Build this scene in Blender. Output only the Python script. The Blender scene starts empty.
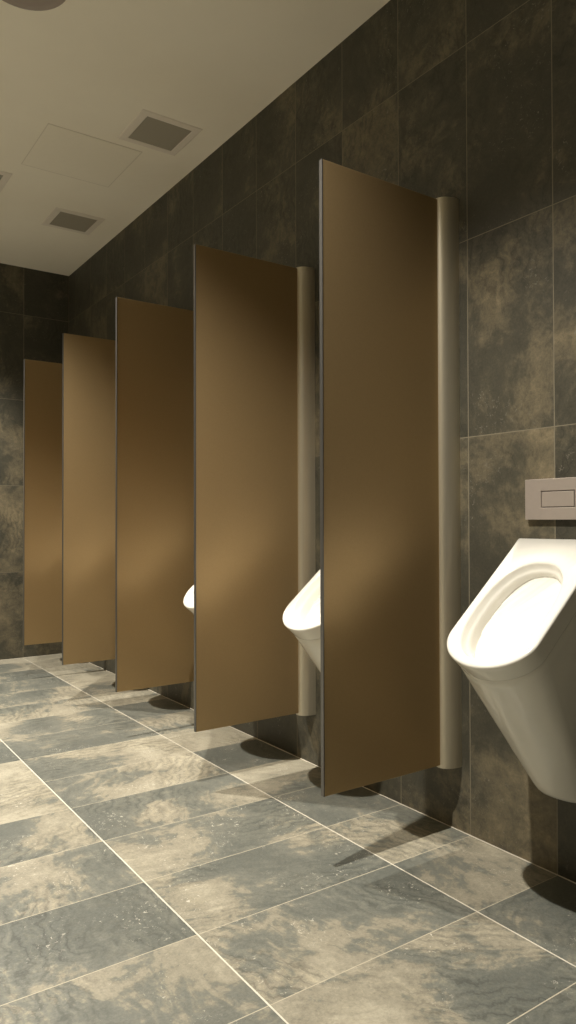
import bpy, bmesh, math, random
from mathutils import Vector, Matrix

# ------------------------------------------------------------------ camera
CAM = dict(f=732.31, yaw=.6052, pitch=.0132, roll=-.0025, D=1.7093, h=.9457)
S = bpy.context.scene
COL = S.collection
yaw, pit, rol = CAM['yaw'], CAM['pitch'], CAM['roll']
fwd = Vector((math.sin(yaw)*math.cos(pit), math.cos(yaw)*math.cos(pit), math.sin(pit)))
r0 = Vector((math.cos(yaw), -math.sin(yaw), 0)); u0 = r0.cross(fwd)
rr = r0*math.cos(rol)+u0*math.sin(rol); uu = -r0*math.sin(rol)+u0*math.cos(rol)
cd = bpy.data.cameras.new('camera'); cam = bpy.data.objects.new('camera', cd); COL.objects.link(cam)
cd.sensor_fit = 'HORIZONTAL'; cd.sensor_width = 36; cd.lens = CAM['f']/576*36; cd.clip_start = .02
M4 = Matrix((rr, uu, -fwd)).transposed().to_4x4(); M4.translation = Vector((-CAM['D'], 0, CAM['h']))
cam.matrix_world = M4
S.camera = cam
# ------------------------------------------------------------------ world, exposure
w = bpy.data.worlds.new('world'); S.world = w; w.use_nodes = True
w.node_tree.nodes['Background'].inputs[0].default_value = (1, .9, .75, 1)
w.node_tree.nodes['Background'].inputs[1].default_value = 0.0
vs = S.view_settings
vs.view_transform = 'Standard'; vs.look = 'None'; vs.gamma = 1; vs.use_curve_mapping = False
vs.exposure = 0.0
WARM = (1, .935, .82)
MAIN_W, MAIN_R = 385, .02           # downlights above the urinals
MAIN_POS = [(-1.1, 1.45), (-1.1, 3.05), (-1.1, 4.575)]
FILL_W, FILL_ANG = 560, 68  # unseen side downlights, added for light bounced off the floor
FILL_POS = [(-2.75, -.13), (-2.75, 1.45), (-2.75, 3.03), (-2.75, 4.61)]
ANG, BLEND = 108, 1.0

# ------------------------------------------------------------------ dimensions
H = 2.735; YB = 5.263; YF = -1.5; XL = -3.9
Y0 = 1.2099; X1 = -.318; TW = .6014
P0, PS = 1.58, .741               # first divider, spacing
U_Y = [1.197, 1.940, 2.678, 3.405, 4.15, 4.90]

# ------------------------------------------------------------------ node helpers
def mat(name):
    m = bpy.data.materials.new(name); m.use_nodes = True
    return m, m.node_tree, m.node_tree.nodes['Principled BSDF']
def N(nt, t, **k):
    n = nt.nodes.new(t)
    for a, b in k.items(): setattr(n, a, b)
    return n
def mth(nt, op, a, b=None, c=None, clamp=False):
    n = N(nt, 'ShaderNodeMath', operation=op, use_clamp=clamp)
    for i, v in enumerate((a, b, c)):
        if v is None: continue
        if isinstance(v, (int, float)): n.inputs[i].default_value = v
        else: nt.links.new(v, n.inputs[i])
    return n.outputs[0]
def ramp(nt, src, stops, interp='LINEAR'):
    r = N(nt, 'ShaderNodeValToRGB'); e = r.color_ramp.elements; r.color_ramp.interpolation = interp
    while len(e) < len(stops): e.new(.5)
    for el, (p, c) in zip(e, stops): el.position = p; el.color = (*c, 1)
    nt.links.new(src, r.inputs[0]); return r.outputs[0]
def noise(nt, vec, scale, detail=5, rough=.55, dist=0):
    n = N(nt, 'ShaderNodeTexNoise'); n.inputs['Scale'].default_value = scale
    n.inputs['Detail'].default_value = detail; n.inputs['Roughness'].default_value = rough
    n.inputs['Distortion'].default_value = dist
    nt.links.new(vec, n.inputs['Vector']); return n
def mix(nt, fac, a, b, bt='MIX'):
    n = N(nt, 'ShaderNodeMix', data_type='RGBA', blend_type=bt)
    if isinstance(fac, (int, float)): n.inputs[0].default_value = fac
    else: nt.links.new(fac, n.inputs[0])
    for i, v in ((6, a), (7, b)):
        if isinstance(v, tuple): n.inputs[i].default_value = (*v, 1)
        else: nt.links.new(v, n.inputs[i])
    return n.outputs[2]

def tile_material(name, gain=1.0, rough=.42, wall=False):
    m, nt, b = mat(name); L = nt.links.new
    tc = N(nt, 'ShaderNodeTexCoord')
    sd = N(nt, 'ShaderNodeAttribute', attribute_name='seed')
    tn = N(nt, 'ShaderNodeAttribute', attribute_name='tan')
    add = N(nt, 'ShaderNodeVectorMath', operation='ADD'); L(tc.outputs['Object'], add.inputs[0]); L(sd.outputs['Vector'], add.inputs[1])
    v = add.outputs[0]
    # warped coordinate
    wn = noise(nt, v, 3.2, 3, .5)
    sc = N(nt, 'ShaderNodeVectorMath', operation='MULTIPLY_ADD'); L(wn.outputs['Color'], sc.inputs[0])
    sc.inputs[1].default_value = (.12, .12, .12); L(v, sc.inputs[2])
    wv = sc.outputs[0]
    big = noise(nt, wv, 3.4, 10, .66, .2).outputs['Fac']
    fine = noise(nt, wv, 34, 8, .7, .3).outputs['Fac']
    rot = N(nt, 'ShaderNodeVectorRotate'); rot.rotation_type = 'Z_AXIS'; L(wv, rot.inputs['Vector'])
    sep = N(nt, 'ShaderNodeSeparateXYZ'); L(sd.outputs['Vector'], sep.inputs[0]); L(sep.outputs[2], rot.inputs['Angle'])
    st = N(nt, 'ShaderNodeVectorMath', operation='MULTIPLY'); L(rot.outputs[0], st.inputs[0]); st.inputs[1].default_value = (34, 5, 20)
    streak = noise(nt, st.outputs[0], 1.0, 5, .6, .9).outputs['Fac']
    # tan mask
    t = mth(nt, 'MULTIPLY_ADD', big, 2.8, -1.46)
    t = mth(nt, 'ADD', t, tn.outputs['Fac'])
    t = mth(nt, 'ADD', t, mth(nt, 'MULTIPLY_ADD', fine, .8, -.40))
    t = mth(nt, 'ADD', t, mth(nt, 'MULTIPLY_ADD', streak, .75, -.375), clamp=True)
    if wall: st_ = [(0.0, (.054, .051, .038)), (.34, (.070, .065, .047)), (.44, (.088, .079, .055)), (.56, (.116, .100, .067)), (.78, (.148, .125, .081)), (1.0, (.205, .170, .108))]
    else: st_ = [(0.0, (.112, .118, .104)), (.36, (.152, .155, .133)), (.45, (.188, .182, .146)), (.50, (.236, .218, .170)), (.75, (.280, .258, .200)), (1.0, (.345, .318, .248))]
    c = ramp(nt, t, st_)
    # parallel wavy striations
    wa = N(nt, 'ShaderNodeTexWave'); wa.bands_direction = 'X'; wa.inputs['Scale'].default_value = 9
    wa.inputs['Distortion'].default_value = 16; wa.inputs['Detail'].default_value = 5; wa.inputs['Detail Scale'].default_value = .9; wa.inputs['Detail Roughness'].default_value = .62
    L(rot.outputs[0], wa.inputs['Vector'])
    gate = ramp(nt, noise(nt, v, 3.1, 2, .5).outputs['Fac'], [(.46, (0, 0, 0)), (.6, (1, 1, 1))])
    wl = ramp(nt, wa.outputs['Fac'], [(.02, (.66, .66, .66)), (.22, (1, 1, 1)), (.8, (1.0, 1.0, 1.0)), (1, (1.22, 1.2, 1.14))])
    c = mix(nt, mth(nt, 'MULTIPLY', gate, .75), c, wl, 'MULTIPLY')
    # thin dark cracks
    vein = noise(nt, wv, 7, 9, .72, .5).outputs['Fac']
    vm = ramp(nt, mth(nt, 'ABSOLUTE', mth(nt, 'SUBTRACT', vein, .5)), [(0, (1, 1, 1)), (.012, (0, 0, 0))])
    c = mix(nt, mth(nt, 'MULTIPLY', vm, .3), c, (.04, .038, .03) if wall else (.10, .095, .075))
    grain = noise(nt, v, 150, 5, .75).outputs['Fac']
    mot = ramp(nt, grain, [(.3, (.74, .74, .74)), (.7, (1.25, 1.25, 1.25))])
    c = mix(nt, .7, c, mot, 'MULTIPLY')
    # pale chips in clusters
    ch = mth(nt, 'GREATER_THAN', noise(nt, wv, 95, 4, .6, 1.2).outputs['Fac'], .637)
    cl = noise(nt, v, 6, 4, .6).outputs['Fac']
    sp = mth(nt, 'MULTIPLY', ch, ramp(nt, cl, [(.5, (0, 0, 0)), (.62, (.8, .8, .8))]))
    c = mix(nt, sp, c, (.20, .185, .15) if wall else (.56, .53, .45))
    L(c, b.inputs['Base Color'])
    rg = mth(nt, 'MULTIPLY_ADD', fine, .3, rough-.15); L(rg, b.inputs['Roughness'])
    b.inputs['Specular IOR Level'].default_value = .4
    bp = N(nt, 'ShaderNodeBump'); bp.inputs['Strength'].default_value = .25; bp.inputs['Distance'].default_value = .004
    L(mth(nt, 'ADD', mth(nt, 'MULTIPLY', fine, .6), vein), bp.inputs['Height']); L(bp.outputs[0], b.inputs['Normal'])
    return m
def plain(name, col, rough=.5, metal=0, spec=.5, var=.0, scale=30, bump=0, stretch=None, coat=0):
    m, nt, b = mat(name); L = nt.links.new
    tc = N(nt, 'ShaderNodeTexCoord'); v = tc.outputs['Object']
    if stretch:
        mp = N(nt, 'ShaderNodeVectorMath', operation='MULTIPLY'); L(v, mp.inputs[0]); mp.inputs[1].default_value = stretch; v = mp.outputs[0]
    n = noise(nt, v, scale, 4, .6).outputs['Fac']
    lo = tuple(c*(1-var) for c in col); hi = tuple(c*(1+var) for c in col)
    L(ramp(nt, n, [(.3, lo), (.7, hi)]), b.inputs['Base Color'])
    b.inputs['Roughness'].default_value = rough; b.inputs['Metallic'].default_value = metal
    b.inputs['Specular IOR Level'].default_value = spec
    b.inputs['Coat Weight'].default_value = coat
    if bump:
        bp = N(nt, 'ShaderNodeBump'); bp.inputs['Strength'].default_value = bump; bp.inputs['Distance'].default_value = .001
        L(n, bp.inputs['Height']); L(bp.outputs[0], b.inputs['Normal'])
    return m

M_floor = tile_material('slate_floor_tile', 1.0, .40)
M_wall = tile_material('slate_wall_tile', .36, .5, True)
M_grout = plain('grout_pale', (.58, .54, .45), .85, var=.08, scale=60)
M_grout2 = plain('grout_cross', (.42, .38, .29), .85, var=.1, scale=60)
M_groutw = plain('grout_wall', (.20, .175, .125), .85, var=.1, scale=60)
M_ceil = plain('ceiling_paint', (.84, .79, .68), .9, var=.01, scale=8, bump=.05)
M_pale = plain('wall_paint_pale', (.72, .67, .57), .85, var=.01, scale=8, bump=.05)
M_panel = plain('bronze_panel', (.425, .303, .155), .44, metal=.70, var=.035, scale=260, bump=.12)
M_edge = plain('panel_edge_metal', (.17, .165, .16), .35, metal=.8, var=.03, scale=80)
M_post = plain('satin_aluminium', (.56, .51, .40), .34, metal=.75, var=.03, scale=4, stretch=(60, 60, .6))
M_cer = plain('white_ceramic', (.83, .81, .75), .12, spec=.5, var=.005, scale=6, coat=.3)
M_dark = plain('seam_shadow_gap', (.10, .09, .07), .7)
M_plate = plain('matt_chrome', (.50, .44, .40), .38, metal=.55, var=.02, scale=60)
M_frame = plain('vent_frame_paint', (.74, .68, .60), .6, var=.02)
M_hatch = plain('hatch_paint', (.83, .78, .67), .85, var=.01)
M_gap = plain('hatch_gap', (.68, .63, .54), .9)
M_fit = plain('grey_fitting', (.33, .28, .25), .5, var=.02)
M_glow = None
def mesh_grille():
    m, nt, b = mat('vent_mesh'); L = nt.links.new
    tc = N(nt, 'ShaderNodeTexCoord')
    vo = N(nt, 'ShaderNodeTexVoronoi'); vo.inputs['Scale'].default_value = 190; vo.inputs['Randomness'].default_value = 0.0
    L(tc.outputs['Object'], vo.inputs['Vector'])
    L(ramp(nt, vo.outputs['Distance'], [(.30, (.09, .082, .068)), (.42, (.36, .33, .27))]), b.inputs['Base Color'])
    b.inputs['Roughness'].default_value = .6
    return m
M_mesh = mesh_grille()
def lampmat():
    m, nt, b = mat('lit_lamp'); b.inputs['Emission Color'].default_value = (*WARM, 1); b.inputs['Emission Strength'].default_value = 12
    b.inputs['Base Color'].default_value = (.9, .85, .7, 1)
    n = noise(nt, N(nt, 'ShaderNodeTexCoord').outputs['Object'], 50).outputs['Fac']
    nt.links.new(mth(nt, 'MULTIPLY_ADD', n, .1, .4), b.inputs['Roughness']); return m
M_lamp = lampmat()

# ------------------------------------------------------------------ object helpers
def link(name, me, m, parent=None, loc=None, smooth=False):
    o = bpy.data.objects.new(name, me); COL.objects.link(o)
    for x in (m if isinstance(m, (list, tuple)) else [m]): me.materials.append(x)
    if parent: o.parent = parent
    if loc: o.location = loc
    if smooth:
        for p in me.polygons: p.use_smooth = True
    return o
def from_bm(name, bm, m, parent=None, loc=None, smooth=False):
    bmesh.ops.recalc_face_normals(bm, faces=bm.faces)
    me = bpy.data.meshes.new(name); bm.to_mesh(me); bm.free()
    return link(name, me, m, parent, loc, smooth)
def box_bm(bm, x0, x1, y0, y1, z0, z1, bev=0, seg=2):
    r = bmesh.ops.create_cube(bm, size=1)['verts']
    for v in r:
        v.co = Vector((x0+(v.co.x+.5)*(x1-x0), y0+(v.co.y+.5)*(y1-y0), z0+(v.co.z+.5)*(z1-z0)))
    if bev:
        es = list({e for v in r for e in v.link_edges})
        bmesh.ops.bevel(bm, geom=es, offset=bev, segments=seg, affect='EDGES', profile=.6)
    return r
def thing(name, loc, label, cat, group=None):
    o = bpy.data.objects.new(name, None); COL.objects.link(o); o.location = loc; o.empty_display_size = .05
    o['label'] = label; o['category'] = cat
    if group: o['group'] = group
    return o
def copy_tree(o, loc, label, parent=None):
    c = o.copy(); COL.objects.link(c)
    if parent: c.parent = parent
    else: c.location = loc; c['label'] = label
    for ch in list(o.children): copy_tree(ch, None, None, c)
    return c

# ------------------------------------------------------------------ tiled surfaces
def tiled(name, O, U, V, us, vs_, tonefn, mats, gu=.0020, gv=.0015, seed=1, nrm=None):
    """O origin, U and V unit vectors; us, vs_ sorted joint positions; the joints at us lie along V (pale, wide)."""
    rnd = random.Random(seed)
    verts = []; faces = []; mi = []; tans = []; seeds = []
    def P(u, v): return O+U*u+V*v
    def quad(pts, m, tv, sv):
        i = len(verts); verts.extend(pts); faces.append((i, i+1, i+2, i+3)); mi.append(m); tans.extend(tv); seeds.extend([sv]*4)
    Z = (0, 0, 0)
    for a in range(len(us)-1):
        for b in range(len(vs_)-1):
            u0, u1, v0, v1 = us[a], us[a+1], vs_[b], vs_[b+1]
            ua, ub, va, vb = u0+gu, u1-gu, v0+gv, v1-gv
            grid = tonefn(a, b, rnd)               # rows (v) x columns (u)
            nr, nc = len(grid), len(grid[0])
            def tone(fu, fv):
                x = min(max(fu*nc-.5, 0), nc-1); y = min(max(fv*nr-.5, 0), nr-1)
                i, j = int(min(x, nc-2)) if nc > 1 else 0, int(min(y, nr-2)) if nr > 1 else 0
                dx, dy = x-i, y-j; i2, j2 = min(i+1, nc-1), min(j+1, nr-1)
                return (grid[j][i]*(1-dx)+grid[j][i2]*dx)*(1-dy)+(grid[j2][i]*(1-dx)+grid[j2][i2]*dx)*dy
            sv = (rnd.uniform(-20, 20), rnd.uniform(-20, 20), rnd.uniform(-20, 20))
            nu, nv = 8, 4
            if (u1-u0) < (v1-v0): nu, nv = 4, 8
            for i in range(nu):
                for j in range(nv):
                    f = [(i/nu, j/nv), ((i+1)/nu, j/nv), ((i+1)/nu, (j+1)/nv), (i/nu, (j+1)/nv)]
                    quad([P(ua+(ub-ua)*x, va+(vb-va)*y) for x, y in f], 0, [tone(x, y) for x, y in f], sv)
            quad([P(u0, v0), P(ua, v0), P(ua, v1), P(u0, v1)], 1, [0]*4, Z)
            quad([P(ub, v0), P(u1, v0), P(u1, v1), P(ub, v1)], 1, [0]*4, Z)
            quad([P(ua, v0), P(ub, v0), P(ub, va), P(ua, va)], 2, [0]*4, Z)
            quad([P(ua, vb), P(ub, vb), P(ub, v1), P(ua, v1)], 2, [0]*4, Z)
    me = bpy.data.meshes.new(name); me.from_pydata([tuple(v) for v in verts], [], faces)
    me.polygons.foreach_set('material_index', mi)
    at = me.attributes.new('tan', 'FLOAT', 'POINT'); at.data.foreach_set('value', tans)
    av = me.attributes.new('seed', 'FLOAT_VECTOR', 'POINT'); av.data.foreach_set('vector', [c for s in seeds for c in s])
    o = link(name, me, mats); o['kind'] = 'structure'
    if nrm and me.polygons[0].normal.dot(Vector(nrm)) < 0: me.flip_normals()
    # a solid slab behind the tiled face
    return o

TB = {-1: [[.55, .6, .25, .35], [.55, .7, .45, .5]], 0: [[.6, .52, .45, .2], [.55, .45, .45, .12]],
      1: [[.6, .25, .1, .2], [.5, .1, .06, .35]], 2: [[.8, .45, .2, .3], [.75, .35, .2, .12]],
      3: [[.12, .7, .25, .8], [.12, .5, .12, .25]], 4: [[.25, .7, .75, .5], [.18, .45, .8, .85]],
      5: [[.15, .3, .8, .95], [.2, .6, .9, .98]], 6: [[.12, .12, .12, .25], [.18, .15, .15, .2]],
      7: [[.75, .12, .5, .25], [.8, .12, .7, .25]], 8: [[.5, .6, .75, .4], [.4, .55, .7, .5]],
      9: [[.2, .3, .2, .8], [.15, .7, .1, .75]], 10: [[.3, .15, .6, .15], [.3, .2, .3, .15]],
      11: [[.5, .75, .2, .3], [.5, .7, .2, .3]], 12: [[.3, .3, .2, .85], [.4, .3, .3, .85]], 13: [[.9]*4, [.9]*4]}
TA = {-1: [[.25, .2], [.2, .15]], 0: [[.35, .65], [.3, .6]], 1: [[.6, .55], [.5, .3]], 2: [[.45, .3], [.4, .25]],
      3: [[.5, .55], [.85, .8]], 4: [[.1, .12], [.15, .1]], 5: [[.85, .8], [.92, .9]], 6: [[.65, .5], [.7, .6]],
      7: [[.2, .15], [.25, .2]], 8: [[.75, .8], [.7, .8]], 9: [[.4, .2], [.85, .6]], 10: [[.75, .8], [.8, .8]],
      11: [[.8, .8], [.8, .8]], 12: [[.8, .85], [.8, .85]], 13: [[.9, .9], [.9, .9]]}
TC = {0: [[.5, .5, .5, .35], [.4, .5, .6, .6]], 1: [[.6, .5, .2, .12], [.4, .3, .12, .12]],
      2: [[.3, .3, .65, .25], [.2, .35, .75, .15]], 3: [[.4, .7, .3, .4], [.4, .4, .2, .5]],
      4: [[.7, .8, .85, .7], [.7, .8, .75, .75]], 5: [[.7, .7, .75, .8], [.8]*4]}
FX = [X1-TW*i for i in range(6, -1, -1)]; FX = [XL]+[x for x in FX if x > XL+.05]+[0.0]
KY = list(range(-9, 14)); FY = [YF]+[Y0+.3*k for k in KY if Y0+.3*k > YF+.04]
FY = [y for y in FY if y < YB-.03]+[YB]
def floor_tone(a, b, rnd):
    row = len(FX)-2-a; k = round((FY[b]-Y0)/.3) if b else -99
    T = (TA, TB, TC)[row] if row < 3 else {}
    if k in T: return T[k]
    base = rnd.uniform(.1, .85)
    return [[min(1, max(0, base+rnd.uniform(-.3, .3))) for _ in range(4)] for _ in range(2)]
floor = tiled('floor', Vector((0, 0, 0)), Vector((1, 0, 0)), Vector((0, 1, 0)), FX, FY, floor_tone, [M_floor, M_grout, M_grout2], .0019, .0012, 5, (0, 0, 1))

ZJ = [0, .6, 1.2, 1.8, 2.4, H]
WT = {(0, 0): [.75, .62, .25, .12], (1, 0): [.12, .2, .5, .55], (2, 0): [.35, .4, .42, .42], (3, 0): [.12, .15, .3, .35],
      (2, -1): [.35, .5, .2, .6], (3, -1): [.2, .3, .2, .2], (4, 2): [.5, .4, .4, .4], (3, 2): [.4, .5, .5, .5], (1, 1): [.3, .4, .1, .5],
      (0, 1): [.5, .3, .3, .3], (3, 1): [.3]*4, (4, 1): [.4]*4, (3, 3): [.1]*4, (4, 3): [.25]*4, (3, 4): [.35]*4, (3, 5): [.1]*4, (3, 6): [.35]*4,
      (0, 2): [.5, .3, .3, .3], (0, 3): [.55, .3, .3, .3], (0, 4): [.2, .3, .3, .3]}
def wall_tone_right(a, b, rnd):
    k = round((FY[a]-Y0)/.3) if a else -99
    if (b, k) in WT:
        return [[max(0, min(1, v+rnd.uniform(-.05, .05))) for _ in range(2)] for v in WT[(b, k)]]
    return wall_tone(a, b, rnd)
def wall_tone(a, b, rnd):
    base = rnd.uniform(.1, .5)
    return [[min(1, max(0, base+rnd.uniform(-.2, .2))) for _ in range(2)] for _ in range(4)]
def wall_tone_back(a, b, rnd):
    g = wall_tone(a, b, rnd)
    return [[min(1, v+(.28 if b < 2 else .05)) for v in r] for r in g]
WM = [M_wall, M_groutw, M_groutw]
tiled('wall_right', Vector((0, 0, 0)), Vector((0, 1, 0)), Vector((0, 0, 1)), FY, ZJ, wall_tone_right, WM, .0015, .0013, 11, (-1, 0, 0))
BX = [XL]+[X1-.3*i for i in range(11, -1, -1) if X1-.3*i > XL+.05]+[0.0]
tiled('wall_back', Vector((0, YB, 0)), Vector((1, 0, 0)), Vector((0, 0, 1)), BX, ZJ, wall_tone_back, WM, .0015, .0013, 23, (0, -1, 0))
bm = bmesh.new(); box_bm(bm, XL-.1, XL, YF-.1, YB+.1, 0, H); o = from_bm('wall_left', bm, M_pale); o['kind'] = 'structure'
tiled('wall_front', Vector((0, YF, 0)), Vector((1, 0, 0)), Vector((0, 0, 1)), BX, ZJ, wall_tone, WM, .0015, .0013, 41, (0, 1, 0))
bm = bmesh.new(); box_bm(bm, XL-.1, .1, YF-.1, YB+.1, H, H+.1)
o = from_bm('ceiling', bm, M_ceil); o['kind'] = 'structure'

for nm, bx in (('trim_1', (-.0035, 0, YF, YB, 0, .003)), ('trim_2', (XL, -.0035, YB-.0035, YB, 0, .003))):
    bm = bmesh.new(); box_bm(bm, *bx, .0015, 1); o = from_bm(nm, bm, M_grout); o['kind'] = 'structure'
# ------------------------------------------------------------------ dividers
ZB, ZT = .205, 1.933
XE = -.506
def divider(y, label):
    t = thing('urinal_divider', (0, y, ZB), label, 'divider', 'bronze dividers between the urinals')
    th = .006; h = ZT-ZB
    bm = bmesh.new(); box_bm(bm, XE+.002, -.03, -th, th, 0, h, .0012, 2)
    from_bm('panel', bm, M_panel, t)
    bm = bmesh.new(); box_bm(bm, XE, XE+.0035, -th-.0005, th+.0005, 0, h, .0008, 2)
    from_bm('edge_trim', bm, M_edge, t)
    # rounded aluminium post between panel and wall
    bm = bmesh.new(); d, hw, n, K = .062, .037, 2.2, 56
    prof = []
    for i in range(K+1):
        a = math.pi*i/K; c, s = math.cos(a), math.sin(a)
        prof.append((-d*abs(s)**(2/n), hw*math.copysign(abs(c)**(2/n), c)))
    b = [bm.verts.new((x, y_, -.008)) for x, y_ in prof]; tp = [bm.verts.new((x, y_, h+.004)) for x, y_ in prof]
    for i in range(K): bm.faces.new((b[i], b[i+1], tp[i+1], tp[i]))
    bm.faces.new((b[K], b[0], tp[0], tp[K]))
    f1 = bm.faces.new(b); f2 = bm.faces.new(tp)
    o = from_bm('wall_post', bm, M_post, t, smooth=True); o['label'] = 'rounded pale satin aluminium post'
    md = o.modifiers.new('es', 'EDGE_SPLIT'); md.split_angle = math.radians(40)
    return t
DL = ['tall bronze metal divider nearest the camera, beside the fully visible urinal',
      'second bronze divider from the right, its wall post seen behind the nearest one',
      'middle bronze divider of the five, with a sliver of white urinal at its right edge',
      'second bronze divider from the far tiled wall',
      'farthest and smallest bronze divider, next to the far tiled wall']
d0 = divider(P0, DL[0])
for i in range(1, 5): copy_tree(d0, (0, P0+PS*i, ZB), DL[i])

# ------------------------------------------------------------------ urinals (origin at wall, z = 0)
def dshape(w, L, fr, n=56, nb=9, zf=None, p=2.0):
    """outline from back (+y) round the front to back (-y), then along the wall"""
    pts = []; ns = 8
    for i in range(ns): pts.append((-(L-fr)*i/ns, w))
    for i in range(n+1):
        a = math.pi*i/n; c, s = math.cos(a), math.sin(a)
        pts.append((-(L-fr)-fr*abs(s)**(2/p), w*math.copysign(abs(c)**(2/p), c)))
    for i in range(ns-1, -1, -1): pts.append((-(L-fr)*i/ns, -w))
    for i in range(1, nb): pts.append((0, -w+2*w*i/nb))
    return pts
SL = (.599-.897)/-.351       # rim: z = .897 + SL*x
def make_urinal(y, label):
    t = thing('urinal', (0, y, 0), label, 'urinal', 'white ceramic urinals along the wall')
    # rim slab: outline on the slanted plane, offsets along its normal
    nx, nz = -SL/math.hypot(1, SL), 1/math.hypot(1, SL)    # outward normal (towards the room)
    W, L, FR = .134, .351, .078
    def on_plane(pts, dn, sc=0.0):
        r = []
        for x, y_ in pts:
            z = .897+SL*x
            r.append(Vector((min(0, x+nx*dn) if x < -1e-6 else 0.0, y_, z+nz*dn if x < -1e-6 else z+nz*dn+0*SL)))
        return r
    def shrunk(k):   # outline moved inwards by k
        return dshape(W-k, L-k, FR-k*.5)
    def hole(k, m=None):   # opening, superellipse in plane coordinates
        cu, hl, hw = .263, .171-k, .106-k*.8; out = []
        base = dshape(W, L, FR); q = math.hypot(1, SL)
        for x, y_ in base:
            u = -x*q-cu*1.0; a = math.atan2(y_/W, (u)/(.46/2*1.05))
            c, s = math.cos(a), math.sin(a); p = 2.35
            uu_ = cu+hl*math.copysign(abs(c)**(2/p), c); vv = hw*math.copysign(abs(s)**(2/p), s)
            out.append((-uu_/q, vv))
        return out
    rings = [on_plane(shrunk(.008), -.056), on_plane(shrunk(.0055), -.0555), on_plane(shrunk(.005), -.053), on_plane(shrunk(.0015), -.02), on_plane(shrunk(0), -.007),
             on_plane(shrunk(.0012), -.003), on_plane(shrunk(.004), -.0008), on_plane(shrunk(.008), 0)]
    rings += [on_plane(hole(-.005), 0), on_plane(hole(-.0015), -.0012), on_plane(hole(.001), -.005), on_plane(hole(.0035), -.016),
              on_plane(hole(.009), -.021), on_plane(hole(.0125), -.0245), on_plane(hole(.014), -.032)]
    # bowl interior
    q = math.hypot(1, SL)
    for k, dn in ((.0155, -.060), (.018, -.090), (.022, -.120), (.030, -.145), (.046, -.160), (.07, -.168)):
        rings.append(on_plane(hole(k), dn))
    bm = bmesh.new(); vr = []
    for r in rings: vr.append([bm.verts.new((min(v.x, -.0005), v.y, v.z)) for v in r])
    n = len(vr[0])
    for a, b in zip(vr[:-1], vr[1:]):
        for i in range(n): bm.faces.new((a[i], a[(i+1) % n], b[(i+1) % n], b[i]))
    bm.faces.new(vr[-1])
    rim = from_bm('rim_and_bowl', bm, M_cer, t, smooth=True)
    # lower body: loft from under the rim to a blunt chin against the wall
    bm = bmesh.new(); vr = []
    top = on_plane(shrunk(.0072), -.0555); top2 = on_plane(shrunk(.0048), -.0572)
    def flat(zb, zf, Lx, ww, fr): return [Vector((x, y_, zb+(zf-zb)*(-x/Lx))) for x, y_ in dshape(ww, Lx, fr)]
    bot = flat(.245, .250, .070, .077, .069)
    loop = [top]
    for i in range(17):
        s = i/16; rg = []
        for a, b in zip(top2, bot):
            p = a.lerp(b, s); p.y = a.y+(b.y-a.y)*s**1.1; rg.append(p)
        loop.append(rg)
    loop += [flat(.228, .232, .056, .068, .055), flat(.217, .220, .040, .063, .039), flat(.211, .213, .024, .049, .023), flat(.209, .210, .01, .03, .009)]
    n = len(loop[0])
    for rg in loop: vr.append([bm.verts.new((min(p.x, -.0005), p.y, p.z)) for p in rg])
    for a, b in zip(vr[:-1], vr[1:]):
        for i in range(n): bm.faces.new((a[i], a[(i+1) % n], b[(i+1) % n], b[i]))
    bm.faces.new(vr[-1]); bm.faces.new(vr[0])
    body = from_bm('lower_body', bm, M_cer, t, smooth=True)
    # bowl drain
    def pt(u, v, dn): return Vector((-u/q+nx*dn, v, .897-u*SL/q+nz*dn))
    bm = bmesh.new()
    c = pt(.30, 0, -.1675); mtx = Matrix.Translation(c) @ Matrix.Rotation(-math.atan(SL), 4, 'Y')
    bmesh.ops.create_cone(bm, cap_ends=True, segments=28, radius1=.024, radius2=.021, depth=.004, matrix=mtx)
    o = from_bm('drain_cover', bm, M_plate, t, smooth=False)
    return t
UL = ['white wall-hung urinal fully in view at the right edge, under the flush plate',
      'white urinal seen between the nearest and the second bronze divider',
      'small sliver of white urinal rim between the second and middle dividers',
      'white urinal hidden between the middle divider and the next one beyond',
      'white urinal hidden between the two farthest dividers',
      'white urinal hidden between the farthest divider and the far wall']
u1 = make_urinal(U_Y[0], UL[0])
for i in range(1, 6): copy_tree(u1, (0, U_Y[i], 0), UL[i])

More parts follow.
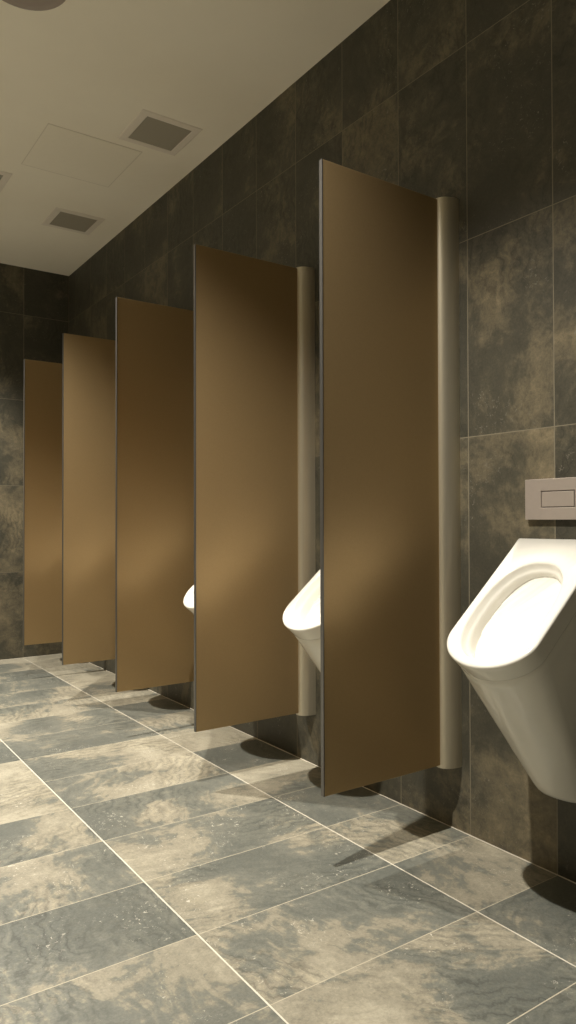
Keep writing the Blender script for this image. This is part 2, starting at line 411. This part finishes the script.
# ------------------------------------------------------------------ flush plate
def make_plate(y, label):
    t = thing('flush_plate', (0, y, .949), label, 'flush plate', 'metal flush plates above the urinals')
    bm = bmesh.new(); hw = .1035; x = -.012
    # plate as a ring of quads around the recess
    Y = [-hw, -.0515, .0515, hw]; Z = [0, .033, .078, .111]
    for i in range(3):
        for j in range(3):
            if i == 1 and j == 1: continue
            v = [bm.verts.new((x, Y[a], Z[b])) for a, b in ((i, j), (i+1, j), (i+1, j+1), (i, j+1))]; bm.faces.new(v)
    bmesh.ops.remove_doubles(bm, verts=bm.verts, dist=1e-5)
    be = [e for e in bm.edges if e.is_boundary]
    inner = [e for e in be if all(abs(v.co.y) < .06 and .02 < v.co.z < .09 for v in e.verts)]
    outer = [e for e in be if e not in inner]
    r = bmesh.ops.extrude_edge_only(bm, edges=inner)
    for v in r['geom']:
        if isinstance(v, bmesh.types.BMVert): v.co.x = x+.007
    r = bmesh.ops.extrude_edge_only(bm, edges=outer)
    ov = [v for v in r['geom'] if isinstance(v, bmesh.types.BMVert)]
    for v in ov: v.co.x = -.003; v.co.z = .0555+(v.co.z-.0555)*.97; v.co.y *= .985
    o = from_bm('plate', bm, M_plate, t)
    md = o.modifiers.new('b', 'BEVEL'); md.width = .0012; md.segments = 2; md.limit_method = 'ANGLE'
    bm = bmesh.new(); box_bm(bm, x-.0003, x+.010, -.0495, .0495, .0352, .0758, .0012, 2)
    b = from_bm('flush_button', bm, M_plate, t)
    bm = bmesh.new(); box_bm(bm, x+.0055, -.0005, -.098, .098, .004, .107)
    from_bm('backing', bm, M_dark, t)
    return t
PLL = ['grey metal flush plate on the wall above the fully visible urinal'] + ['grey metal flush plate hidden behind the bronze dividers']*5
f1 = make_plate(1.1935, PLL[0])
for i in range(1, 6): copy_tree(f1, (0, U_Y[i], .949), PLL[i])

# ------------------------------------------------------------------ ceiling fittings
def make_vent(cx, cy, w, label):
    t = thing('ceiling_vent', (cx, cy, H), label, 'vent', 'square ceiling vents')
    bm = bmesh.new(); hi = .108*w/.29; ho = w/2

    def sq(h, z): return [bm.verts.new(p) for p in ((-h, -h, z), (h, -h, z), (h, h, z), (-h, h, z))]
    L_ = [sq(ho, 0), sq(ho-.001, -.002), sq(ho-.004, -.0035), sq(hi+.006, -.0045), sq(hi+.001, -.004), sq(hi, -.0005)]
    for a, b in zip(L_[:-1], L_[1:]):
        for i in range(4): bm.faces.new((a[i], a[(i+1) % 4], b[(i+1) % 4], b[i]))
    from_bm('frame', bm, M_frame, t)
    bm = bmesh.new(); box_bm(bm, -hi+.0005, hi-.0005, -hi+.0005, hi-.0005, -.0035, -.0005)
    from_bm('mesh_grille', bm, M_mesh, t)
    return t
for a, b, l in ((-.285, 3.09, 'nearer square mesh ceiling vent, right of the access panel'),
                (-.290, 4.292, 'farther square mesh ceiling vent, near the far wall'),
                (-.888, 4.02, 'square ceiling vent cut by the left edge of the photo')):
    make_vent(a, b, .292, l)

t = thing('ceiling_access_panel', (-.509, 3.516, H), 'flush square painted access panel in the ceiling between the vents', 'access panel')
bm = bmesh.new(); box_bm(bm, -.2215, .2215, -.2215, .2215, -.0016, -.0004, .0004, 1); from_bm('hatch_door', bm, M_hatch, t)
bm = bmesh.new()
for x0, x1, y0, y1 in ((-.2265, -.223, -.2265, .2265), (.223, .2265, -.2265, .2265), (-.223, .223, -.2265, -.223), (-.223, .223, .223, .2265)):
    box_bm(bm, x0, x1, y0, y1, -.0012, -.0002)
from_bm('hatch_frame', bm, M_gap, t)
def lathe(bm, prof, n=48, cap=True):
    rings = [[bm.verts.new((r*math.cos(2*math.pi*i/n), r*math.sin(2*math.pi*i/n), z)) for i in range(n)] for r, z in prof]
    for a, b in zip(rings[:-1], rings[1:]):
        for i in range(n): bm.faces.new((a[i], a[(i+1) % n], b[(i+1) % n], b[i]))
    if cap: bm.faces.new(rings[-1])
t = thing('round_ceiling_fitting', (-1.06, 2.455, H), 'round grey fitting on the ceiling at the top left corner', 'ceiling fitting')
bm = bmesh.new(); lathe(bm, [(.141, -.0003), (.141, -.006), (.138, -.009), (.131, -.010), (.127, -.009)]); from_bm('rim', bm, M_fit, t, smooth=True)
bm = bmesh.new(); lathe(bm, [(.127, -.008), (.10, -.0105), (.05, -.014), (.01, -.0145)]); from_bm('cover', bm, M_fit, t, smooth=True)

# ------------------------------------------------------------------ downlights (outside the frame, lighting the room)
def downlight(x, y, power, ang, label):
    t = thing('ceiling_downlight', (x, y, H), label, 'downlight', 'round ceiling downlights')
    bm = bmesh.new(); lathe(bm, [(.075, -.0003), (.075, -.004), (.070, -.007), (.060, -.007), (.056, -.004)], cap=False); from_bm('trim_ring', bm, M_frame, t, smooth=True)
    bm = bmesh.new(); lathe(bm, [(.055, -.0012), (.05, -.002), (.02, -.0025), (.005, -.0028)]); from_bm('lamp', bm, M_lamp, t, smooth=True)
    ld = bpy.data.lights.new('downlight_beam', 'SPOT'); ld.energy = power; ld.color = WARM
    ld.spot_size = math.radians(ang); ld.spot_blend = BLEND; ld.shadow_soft_size = MAIN_R
    lo = bpy.data.objects.new('downlight_beam', ld); COL.objects.link(lo); lo.parent = t; lo.location = (0, 0, -.03)
    return t
for i, (x, y) in enumerate(MAIN_POS): downlight(x, y, MAIN_W, ANG, 'round ceiling downlight in the row over the urinals')
for i, (x, y) in enumerate(FILL_POS): downlight(x, y, FILL_W, FILL_ANG, 'added unseen fill downlight on the far side of the room')  # added fill row, brightens ceiling and urinals by bounce
